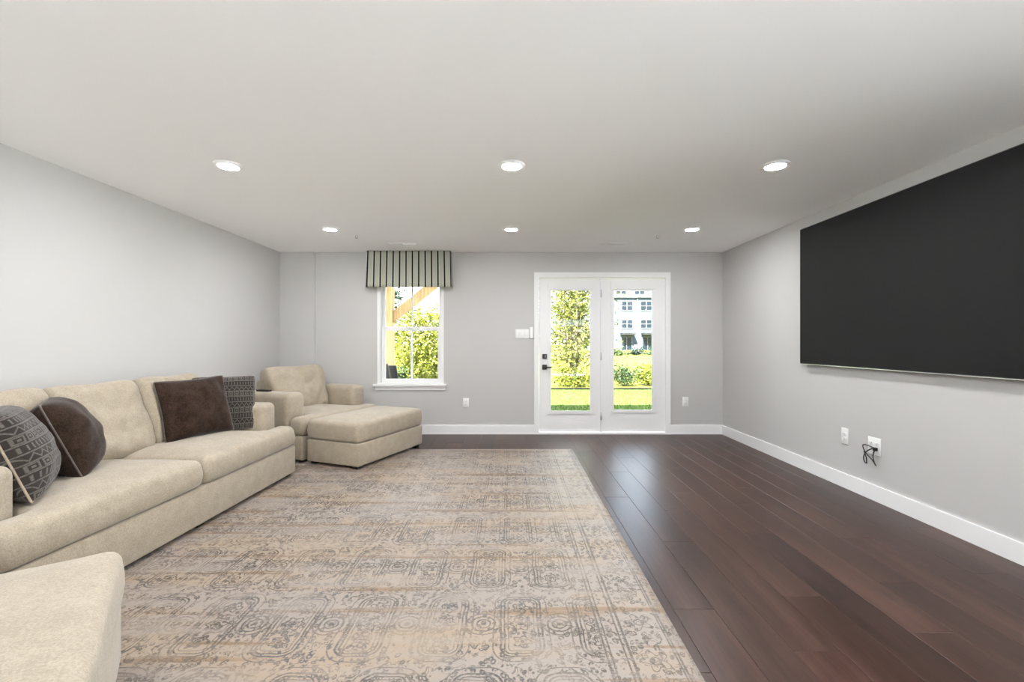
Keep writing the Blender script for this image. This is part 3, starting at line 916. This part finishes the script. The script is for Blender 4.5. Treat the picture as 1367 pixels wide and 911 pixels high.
for g in ext['geom']:
    if isinstance(g, bmesh.types.BMVert): g.co.z = .0005
me = bpy.data.meshes.new('area_rug'); rb_.to_mesh(me); rb_.free(); me.materials.append(M['rug'])
me.polygons.foreach_set('use_smooth', [True] * len(me.polygons))
rug = link(bpy.data.objects.new('area_rug', me)); rug.location = (RX1, RY1, 0)
tag(rug, 'large faded cream area rug with grey scrolled panel pattern on the wood floor', 'rug')

# ================================================================== SEATING
def feet(root, pts, z_front, z_rear, z1):
    for (x, y, rear) in pts:
        MB().box(x - .028, x + .028, y - .028, y + .028, z_rear if rear else z_front, z1).build('foot', M['foot'], root)

def back_cushion(name, w, h, t, parent, yc, xb, zb_, lean, seed, flare=0.0):
    """front faces local +X; xb, zb_ = bottom front edge"""
    o, seam = puff_mesh(name, w, h, t, M['sofa'], 5.0, .46, .010, 34, .022, seed, .018, .035, flare, .07)
    U = Vector((0, 1, 0)); fn0 = Vector((1, 0, 0))
    up = Vector((-math.sin(R(lean)), 0, math.cos(R(lean)))); fn = Vector((math.cos(R(lean)), 0, math.sin(R(lean))))
    M4 = Matrix(((-U.x, fn.x, up.x, 0), (-U.y, fn.y, up.y, 0), (-U.z, fn.z, up.z, 0), (0, 0, 0, 1)))
    cen = Vector((xb, yc, zb_)) + up * (h / 2) - fn * (t / 2)
    o.data.transform(Matrix.Translation(cen) @ M4); o.parent = parent
    # welt line running round the edge
    return o

BASE0, BASE1, SEATZ = .022, .268, .455
# ---- sofa: local x = depth (front at 0, back negative), y along the wall from the far end (0) towards the viewer (negative)
SOFA_L, SOFA_D, ARM = 2.39, .98, .24
ang = R(-1.8)
sofa = empty('sofa', (-1.985, 4.22, RT), ang, 'long beige chenille sofa along the wall with loose back cushions', 'sofa')
rbox('base', -SOFA_D, -.012, -SOFA_L, 0, BASE0, BASE1, .018, M['sofa'], sofa)
for y0, y1 in ((-ARM, 0), (-SOFA_L, -SOFA_L + ARM)):
    rbox('arm', -SOFA_D + .02, -.19, y0, y1, BASE1 - .01, .672, .055, M['sofa'], sofa, 5)
rbox('back', -SOFA_D, -.76, -SOFA_L + ARM * .9, -ARM * .9, BASE1 - .01, .80, .05, M['sofa'], sofa, 4)
mid = -SOFA_L / 2; gp = .004
AX = -.18; BX = -.765
slab_cushion('seat_cushion', [(0, mid + gp), (0, 0), (AX, 0), (AX, -ARM - .003), (BX, -ARM - .003), (BX, mid + gp)][::1], BASE1 + .002, SEATZ, .06, .028, M['sofa'], sofa, [.075, .075, .07, .02, .065, .065], .006, 1)
slab_cushion('seat_cushion', [(0, -SOFA_L), (0, mid - gp), (BX, mid - gp), (BX, -SOFA_L + ARM + .003), (AX, -SOFA_L + ARM + .003), (AX, -SOFA_L)], BASE1 + .002, SEATZ, .06, .028, M['sofa'], sofa, [.075, .075, .065, .065, .02, .07], .006, 8)
bw = (SOFA_L - 2 * ARM) / 3
for k in range(3):
    yc = -ARM - bw * (k + .5)
    back_cushion('back_cushion', bw + .006, .56, .25, sofa, yc, -.53, SEATZ + .008, 19 + (k == 1) * 1.5, 11 * k + 3)
feet(sofa, [(-.07, -.07, 0), (-.07, -SOFA_L + .07, 0), (-.07, mid, 0), (-SOFA_D + .07, -.07, 1), (-SOFA_D + .07, -SOFA_L + .07, 1)], .0, -RT, BASE0 + .002)

# ---- armchair and ottoman in the corner
CA = R(-22)
nv = Vector((math.cos(CA), math.sin(CA), 0)); uv_ = Vector((-math.sin(CA), math.cos(CA), 0))
A = Vector((-1.45, 4.32, RT))
fnear = A - nv * .70
CW_, CD_, CARM = 1.20, .95, .24
chair = empty('armchair', fnear, CA, 'wide beige chenille armchair angled into the corner with one back cushion', 'armchair')
# local x: front 0 to back -CD_, y: 0 (near) to CW_
rbox('base', -CD_, -.012, 0, CW_, BASE0, BASE1, .018, M['sofa'], chair)
for y0, y1 in ((0, CARM), (CW_ - CARM, CW_)):
    rbox('arm', -CD_ + .02, -.205, y0, y1, BASE1 - .01, .69, .06, M['sofa'], chair, 5)
rbox('back', -CD_, -.74, CARM * .9, CW_ - CARM * .9, BASE1 - .01, .80, .05, M['sofa'], chair, 4)
slab_cushion('seat_cushion', [(0, 0), (0, CW_), (-.195, CW_), (-.195, CW_ - CARM - .003), (-.745, CW_ - CARM - .003), (-.745, CARM + .003), (-.195, CARM + .003), (-.195, 0)], BASE1 + .002, SEATZ, .06, .03, M['sofa'], chair, [.075, .075, .07, .02, .065, .065, .02, .07], .006, 21)
back_cushion('back_cushion', CW_ - 2 * CARM + .01, .555, .27, chair, CW_ / 2 - .02, -.47, SEATZ + .008, 20, 33, .13)
feet(chair, [(-.06, .06, 0), (-.06, CW_ - .06, 1), (-CD_ + .07, .07, 1), (-CD_ + .07, CW_ - .07, 1)], 0, -RT, BASE0 + .002)

def ottoman(loc, ang, L, D, label):
    """local x: 0 front to -D, y: 0 to L"""
    o = empty('ottoman', loc, ang, label, 'ottoman')
    rbox('base', -D + .008, -.008, .008, L - .008, BASE0 + .006, BASE1 - .02, .014, M['sofa'], o)
    slab_cushion('cushion', [(0, 0), (0, L), (-D, L), (-D, 0)], BASE1 - .016, SEATZ - .005, .05, .022, M['sofa'], o, .058, .006, loc[0] * 7)
    feet(o, [(-.065, .065, 0), (-.065, L - .065, 1), (-D + .065, .065, 0), (-D + .065, L - .065, 1)], 0, -RT, BASE0 + .008)
    return o
ottoman(A, CA, 1.12, .66, 'beige chenille ottoman pushed against the front of the corner armchair')
# near ottoman: far right corner at (-1.49, 1.73)
e1 = Vector((math.cos(R(-54)), math.sin(R(-54)), 0))
# its long axis (local y, pointing back up to the corner) is -e1
ang2 = math.atan2(-e1.y, -e1.x) - math.pi / 2
o2 = Vector((-1.475, 1.735, RT)) + e1 * 1.12
ottoman(o2, ang2, 1.12, .66, 'beige chenille ottoman standing at the end of the long sofa')

# ---- remote on the near chair arm
rc = fnear - nv * .66 + uv_ * .10
rem = empty('remote_control', (rc.x, rc.y, RT + .691), CA + R(6), 'slim black remote control lying on the arm of the corner armchair', 'remote')
rbox('body', -.085, .085, -.024, .024, 0, .018, .006, M['black'], rem)
for i in range(5):
    for j in range(2):
        MB().box(-.06 + i * .022, -.048 + i * .022, -.014 + j * .018, -.004 + j * .018, .0178, .0192).build('button', M['slot'] if (i + j) % 2 else M['piping'], rem)

# ---- throw pillows
PG = None
ZS = SEATZ + RT + .024
throw_pillow('throw_pillow', .54, .49, .20, M['velvet'], M['piping'], (-2.455, 3.60, ZS), (.43, .90), 16, 'plain dark brown velvet pillow propped against the patterned one by the sofa arm', PG, 5, 2, .09)
throw_pillow('throw_pillow', .47, .47, .14, M['tribal'], M['piping'], (-2.44, 3.875, ZS), (.83, .56), 12, 'patterned grey and brown pillow tucked behind the propped velvet pillow', PG, 9, 0, .05)
throw_pillow('throw_pillow', .50, .46, .30, M['velvet'], M['piping'], (-2.505, 2.68, ZS), (-.64, .77), 22, 'slumped dark brown velvet pillow with grey piping against the middle cushion', PG, 14, 0, .03)
throw_pillow('throw_pillow', .48, .46, .28, M['tribal'], M['pipingbeige'], (-2.385, 2.29, ZS), (-.66, .75), 20, 'patterned grey and brown pillow against the sofa arm, beside the slumped velvet pillow', PG, 19, 0, .03)

# ================================================================== OUTSIDE
GZ = -.15
tag(MB().box(-60, 60, YB + WT, 13.2, GZ - .3, GZ).build('lawn', M['lawn']), 'mown sunlit lawn outside the glazed doors', kind='structure')
tag(MB().box(-60, 60, 13.2, 13.5, GZ - .3, GZ + .03).build('mulch_edge', M['mulch']), 'dark mulch edging where the lawn ends', kind='structure')
tag(MB().box(-140, 140, 13.5, 220, GZ - .3, GZ).build('meadow', M['meadow']), 'yellow-green grass field beyond the lawn', kind='structure')
tag(MB().box(-60, 60, -60, YR - .2, GZ - .3, GZ).build('bounce_yard', M['concrete']), 'unseen pale paving added behind the house to bounce light indoors', kind='structure')  # out of view, added to bounce sunlight onto the ceiling
tag(MB().box(XR + .2, 60, YR - .2, YB + WT, GZ - .3, GZ).build('added_side_ground', M['gravel']), 'unseen grey gravel added along the house to limit side bounce', kind='structure')  # out of view, toned grey to cut bounce through the side window
tag(MB().box(-60, 60, -9.2, -9.1, GZ, 2.0).build('wall_added_fence', M['bark']), 'unseen dark fence added to limit low light from the yard', kind='structure')  # added out of view to keep bright ground off the back wall
tag(MB().box(-4.6, .1, YB + WT, 8.95, GZ, GZ + .05).build('patio', M['concrete']), 'concrete patio slab outside the window', kind='structure')

# grass blades on the near lawn
nb = 22000
bx = rng.uniform(-1.5, 6.5, nb); by = rng.uniform(8.8, 13.1, nb); bh = rng.uniform(.025, .055, nb); ba = rng.uniform(0, 6.28, nb)
vsb = np.zeros((nb * 3, 3)); dx = np.cos(ba) * .006; dy = np.sin(ba) * .006
vsb[0::3] = np.stack([bx - dx, by - dy, np.full(nb, GZ)], 1); vsb[1::3] = np.stack([bx + dx, by + dy, np.full(nb, GZ)], 1)
vsb[2::3] = np.stack([bx + rng.normal(0, .025, nb), by + rng.normal(0, .025, nb), GZ + bh], 1)
tag(mesh_obj('grass', vsb.tolist(), [(3 * i, 3 * i + 1, 3 * i + 2) for i in range(nb)], M['grassblade']), 'blades of green grass on the lawn outside the doors', 'grass', kind='stuff')

def leaves(centers, size, up=.3):
    """one small bent leaf (two triangles) at each centre"""
    n = len(centers); c = np.asarray(centers)
    a = rng.normal(0, 1, (n, 3)); a /= np.linalg.norm(a, axis=1)[:, None]
    b = rng.normal(0, 1, (n, 3)); b -= a * np.sum(a * b, axis=1)[:, None]; b /= np.linalg.norm(b, axis=1)[:, None]
    s = (size * rng.uniform(.6, 1.4, n))[:, None]
    v = np.empty((n * 4, 3))
    v[0::4] = c - a * s; v[1::4] = c + b * s * .5; v[2::4] = c + a * s; v[3::4] = c - b * s * .5
    return v.tolist(), [(4 * i, 4 * i + 1, 4 * i + 2, 4 * i + 3) for i in range(n)]

def tree(name, loc, height, rad, z_low, nleaf, lsize, leafm, label, cat='tree', stems=1, group=None, seed=0, dense=.5, shape='round'):
    r_ = random.Random(seed); root = empty(name, loc, 0, label, cat, group)
    tr = MB(); tips = []
    for s in range(stems):
        a = r_.uniform(0, 6.28); sp_ = (.10 if stems > 1 else 0) * rad
        p = Vector((math.cos(a) * sp_ * .3, math.sin(a) * sp_ * .3, 0)); pts = [p.copy()]
        lean_ = Vector((math.cos(a), math.sin(a), 0)) * (rad * .42 / 6 if stems > 1 else .02)
        for k in range(6):
            p = p + Vector((0, 0, height * .88 / 6)) + lean_ + Vector((r_.uniform(-1, 1), r_.uniform(-1, 1), 0)) * rad * .05
            pts.append(p.copy())
        r0 = height * .011 * (1 if stems > 1 else 1.8)
        tr.tube(pts, [r0 * (1 - .13 * k) for k in range(7)], 6)
        for k in range(1, 7):
            for q in range(4):
                aa = r_.uniform(0, 6.28); ln = rad * r_.uniform(.35, .85) * (1.15 - .10 * k)
                e = pts[k] + Vector((math.cos(aa) * ln, math.sin(aa) * ln, ln * r_.uniform(.2, .8)))
                if pts[k].z < z_low * .6: continue
                tr.tube([pts[k], (pts[k] + e) / 2 + Vector((0, 0, .05 * ln)), e], [r0 * .35, r0 * .22, r0 * .08], 4)
                tips.append((pts[k] + e) / 2); tips.append(e)
    tr.build('trunk', M['bark'], root, True)
    # leaf cloud: around branch tips, bounded by an ellipsoid crown
    n1 = int(nleaf * .6); tips = np.array([tuple(t_) for t_ in tips])
    c1 = tips[rng.integers(0, len(tips), n1)] + rng.normal(0, rad * .13, (n1, 3))
    n2 = nleaf - n1
    d = rng.normal(0, 1, (n2, 3)); d /= np.linalg.norm(d, axis=1)[:, None]
    rr_ = rng.uniform(0, 1, n2) ** dense
    cz_ = (z_low + height) / 2
    if shape == 'cone':
        tz = rng.uniform(0, 1, n2) ** 1.4
        rad_l = rad * (1 - tz) * rng.uniform(.4, 1, n2); th_ = rng.uniform(0, 6.28, n2)
        c2 = np.stack([np.cos(th_) * rad_l, np.sin(th_) * rad_l, z_low + (height - z_low) * tz], 1); c1 = c1[:0]
    else:
        lump = 1 + .22 * np.sin(d[:, 0] * 5 + seed) * np.sin(d[:, 2] * 6 + seed * 2)
        c2 = d * (rr_ * lump)[:, None] * np.array([rad, rad, (height - z_low) / 2]) + np.array([0, 0, cz_])
    cc = np.concatenate([c1, c2]); cc[:, 2] = np.maximum(cc[:, 2], .03)
    v, f = leaves(cc, lsize)
    fo = mesh_obj('foliage', v, f, leafm, root); fo['kind'] = 'stuff'
    return root

# small multi-stem tree right outside the left door panel
tree('young_tree', (1.98, 14.6, GZ), 4.9, 1.55, .5, 9500, .044, M['leaf_yellow'], 'multi-stemmed young tree with yellow-green leaves beyond the lawn edge', 'tree', 5, None, 3, .55)
# shrubs along the mulch line
tree('shrub', (2.0, 14.2, GZ), .42, .75, .03, 1500, .05, M['leaf_lime'], 'low lime-green shrub at the foot of the young tree', 'shrub', 3, None, 5)
tree('shrub', (3.55, 14.3, GZ), .55, .52, .03, 1100, .042, M['leaf_green'], 'loose dark twiggy shrub beside the lawn edge', 'shrub', 4, None, 6)
tree('shrub', (4.5, 14.5, GZ), .56, .50, .02, 1900, .05, M['leaf_lime'], 'rounded bright yellow-green shrub beside the dark twiggy shrub', 'shrub', 3, None, 7)
tree('shrub', (5.9, 14.6, GZ), .6, .6, .02, 1400, .05, M['leaf_yellow'], 'yellow-green shrub beyond the rounded bright one', 'shrub', 3, None, 8)
tree('shrub', (.35, 14.5, GZ), .6, .6, .02, 1400, .05, M['leaf_yellow'], 'yellow-green shrub between the young tree and the house corner', 'shrub', 3, None, 9)
# planting seen through the window
tree('bushy_tree', (-2.15, 11.9, GZ), 2.2, 1.08, .1, 11000, .040, M['leaf_lime'], 'dense bright yellow-green bushy tree seen through the window', 'tree', 4, None, 12, .42)
tree('conical_shrub', (-3.15, 13.2, GZ), 1.85, .55, .05, 2600, .045, M['leaf_lime'], 'small conical yellow-green conifer beside the bushy tree', 'shrub', 1, None, 13, .5, 'cone')
tree('shrub', (-2.75, 10.9, GZ), .72, .45, .02, 900, .045, M['leaf_green'], 'low dark green shrub in front of the conical conifer', 'shrub', 3, None, 14)
tree('shrub', (-1.9, 10.4, GZ), .62, .5, .02, 1100, .045, M['leaf_lime'], 'low lime-green shrub in front of the bushy tree', 'shrub', 3, None, 15)
tree('background_tree', (-6.2, 22, GZ), 3.9, 1.8, .3, 3200, .10, M['leaf_dark'], 'dark green tree behind the conical conifer', 'tree', 2, None, 16)
tree('background_tree', (-8.2, 28.5, GZ), 9.0, 1.7, 5.2, 1500, .10, M['leaf_green'], 'tall tree with a high green crown behind the deck brace', 'tree', 1, None, 17, .6)
tree('background_tree', (1.2, 30, GZ), 7.5, 2.6, .6, 3500, .13, M['leaf_green'], 'green tree in the field behind the young tree', 'tree', 1, None, 18)
tree('background_tree', (4.4, 36, GZ), 5.5, 1.7, .5, 2200, .13, M['leaf_yellow'], 'yellow-green tree standing in front of the townhouses', 'tree', 2, None, 19)
tree('background_tree', (-12.2, 34, GZ), 8.0, 3.2, .6, 3000, .15, M['leaf_green'], 'broad green tree far behind the bushy tree', 'tree', 1, None, 20)
for k, (xb_, wb_) in enumerate(((11.2, 1.5), (12.9, 1.7), (14.8, 1.4))):
    tree('hedge_shrub', (xb_, 47 + k * .4, GZ), .38, wb_ * .62, .02, 500, .11, M['leaf_dark'] if k % 2 else M['leaf_green'], ('low green shrub at the end of the field hedge towards the young tree', 'darkest low shrub in the middle of the field hedge before the townhouses', 'low green shrub at the end of the field hedge away from the young tree')[k], 'shrub', 2, 'field hedge shrubs', 30 + k)

# ---- deck above the patio: post, brace, beam, boards
deck = empty('wooden_deck', (-3.0, 8.5, GZ), 0, 'pressure-treated timber deck post with a diagonal knee brace outside the window', 'deck')
dk = Vector((-3.0, 8.5, GZ))
def post_at(px, d): return (px - CX) * d / FPX
pxc = post_at(518.5, 8.5); PWd = .185
MB().box(pxc - PWd / 2 + 3.0, pxc + PWd / 2 + 3.0, -PWd / 2, PWd / 2, .05, 2.95).build('post', M['lumber'], deck)
a_ = at(516, 431, 8.5) - dk; b2 = at(576, 383, 8.5) - dk
dirv = (b2 - a_).normalized()
rot = Matrix((( dirv.x, 0, -dirv.z, 0), (0, 1, 0, 0), (dirv.z, 0, dirv.x, 0), (0, 0, 0, 1)))
brl = MB().box(-.08, 1.34, -.05, .05, -.083, .083, Matrix.Translation(a_) @ rot)
brl.build('knee_brace', M['lumber'], deck)
MB().box(-1.4, 1.6, -.07, .07, 2.95, 3.20).build('beam', M['lumber'], deck)
MB().box(-1.4, -1.4 + PWd, -PWd / 2, PWd / 2, .05, 2.95).build('post', M['lumber'], deck)
for k in range(16):
    MB().box(-1.4, 1.6, -2.1 + k * .145, -2.1 + k * .145 + .138, 3.2, 3.23).build('deck_board', M['lumber'], deck)

# ---- two black patio chairs
def patio_chair(loc, rz, label):
    r_ = empty('patio_chair', loc, rz, label, 'chair', 'black patio chairs under the deck')
    M1 = Matrix.Translation((0, -.20, .36)) @ Matrix.Rotation(R(22), 4, 'X')
    for k in range(4):
        xk = -.21 + k * .14
        MB().box(xk - .063, xk + .063, -.012, .012, 0, .64 + (.03 if k in (1, 2) else 0), M1).build('back_slat', M['black'], r_)
    for k in range(5):
        MB().box(-.26, .26, -.20 + k * .105, -.20 + k * .105 + .095, .335 + k * .012, .355 + k * .012).build('seat_slat', M['black'], r_)
    for s_ in (-1, 1):
        MB().box(s_ * .30 - .025, s_ * .30 + .025, .26, .32, 0, .56).build('leg', M['black'], r_)
        MB().box(s_ * .30 - .02, s_ * .30 + .02, -.42, .30, .30, .36, Matrix.Rotation(R(10), 4, 'X')).build('side_rail', M['black'], r_)
        MB().box(s_ * .31 - .05, s_ * .31 + .05, -.34, .36, .56, .585).build('arm', M['black'], r_)
        MB().box(s_ * .28 - .02, s_ * .28 + .02, -.36, -.31, 0, .58).build('leg', M['black'], r_)
    return r_
p1 = Vector((-2.04, 7.0, 0)); p2 = Vector((-2.06, 7.88, 0))
patio_chair((p1.x, p1.y, GZ + .05), R(-10), 'black slatted patio chair outside the window, closer to the house')
patio_chair((p2.x, p2.y, GZ + .05), R(-10), 'black slatted patio chair outside the window, farther from the house')

# ---- townhouses far behind
TD = 79.0
th_ = empty('townhouse', (at(845, 460, TD).x, TD, GZ), 0, 'pale three-storey townhouse row with dark paired windows and rear patios', 'building')
k_ = TD / FPX; ox = at(845, 460, TD).x
def tx_(px): return (px - CX) * k_ - ox
def tz_(py): return CH - (py - CY) * k_ - GZ
MB().box(tx_(770), tx_(930), 0, 12, 0, tz_(397)).build('wall', M['siding'], th_)
MB().box(tx_(769), tx_(931), -.35, .2, tz_(397.5), tz_(394)).build('cornice', M['sidingwhite'], th_)
MB().box(tx_(770), tx_(930), 2.5, 12, tz_(396), tz_(372)).build('upper_storey', M['sidingwhite'], th_)
MB().box(tx_(768), tx_(932), 1.8, 12.6, tz_(372), tz_(369)).build('roof', M['awning'], th_)
for pc in (792, 851, 910):
    MB().tube([(tx_(pc), -.08, .2), (tx_(pc), -.08, tz_(398))], .07, 6).build('downpipe', M['sidingwhite'], th_)
def far_window(x0, x1, y0, y1, yd=0.0):
    a, b_, zt_, zb_ = tx_(x0), tx_(x1), tz_(y0), tz_(y1)
    f = MB(); e = .09; m_ = (a + b_) / 2; zm_ = (zt_ + zb_) / 2
    f.box(a - e, a, yd - .10, yd, zb_ - e, zt_ + e).box(b_, b_ + e, yd - .10, yd, zb_ - e, zt_ + e).box(a, b_, yd - .10, yd, zb_ - e, zb_).box(a, b_, yd - .10, yd, zt_, zt_ + e)
    f.box(m_ - .06, m_ + .06, yd - .10, yd, zb_, zt_).box(a, m_ - .06, yd - .10, yd, zm_ - .04, zm_ + .04).box(m_ + .06, b_, yd - .10, yd, zm_ - .04, zm_ + .04)
    o = f.build('window', M['sidingwhite'], th_)
    for xa, xb_ in ((a, m_ - .06), (m_ + .06, b_)):
        for za, zb2 in ((zb_, zm_ - .04), (zm_ + .04, zt_)):
            MB().box(xa, xb_, yd - .03, yd - .005, za, zb2).build('pane', M['farglass'], o)
for base_ in (771, 796.5, 830, 855.5, 889, 914.5):
    far_window(base_, base_ + 14, 403, 414.5)
    far_window(base_, base_ + 14, 427.5, 438)
    far_window(base_ - 3, base_ + 10, 382, 391, 2.5)
for base_ in (769, 797, 828, 856, 887, 915):
    d_ = MB(); a, b_ = tx_(base_ + 2), tx_(base_ + 15)
    zt_ = tz_(450.5)
    fr_ = MB().box(a - .12, a, -.08, 0, 0, zt_ + .12).box(b_, b_ + .12, -.08, 0, 0, zt_ + .12).box(a, b_, -.08, 0, zt_, zt_ + .12).box((a + b_) / 2 - .05, (a + b_) / 2 + .05, -.08, 0, 0, zt_).build('patio_door', M['sidingwhite'], th_)
    m_ = (a + b_) / 2
    MB().box(a, m_ - .05, -.03, -.005, .08, zt_).build('pane', M['farglass'], fr_); MB().box(m_ + .05, b_, -.03, -.005, .08, zt_).build('pane', M['farglass'], fr_)
    MB().box(tx_(base_), tx_(base_ + 18), -1.5, 0, tz_(447.5), tz_(444.8)).build('door_canopy', M['awning'], th_)
for pc in (787, 848, 908):
    MB().box(tx_(pc) - .45, tx_(pc) + .45, -1.6, -.7, 0, .95).build('air_conditioner', M['grey'], th_)
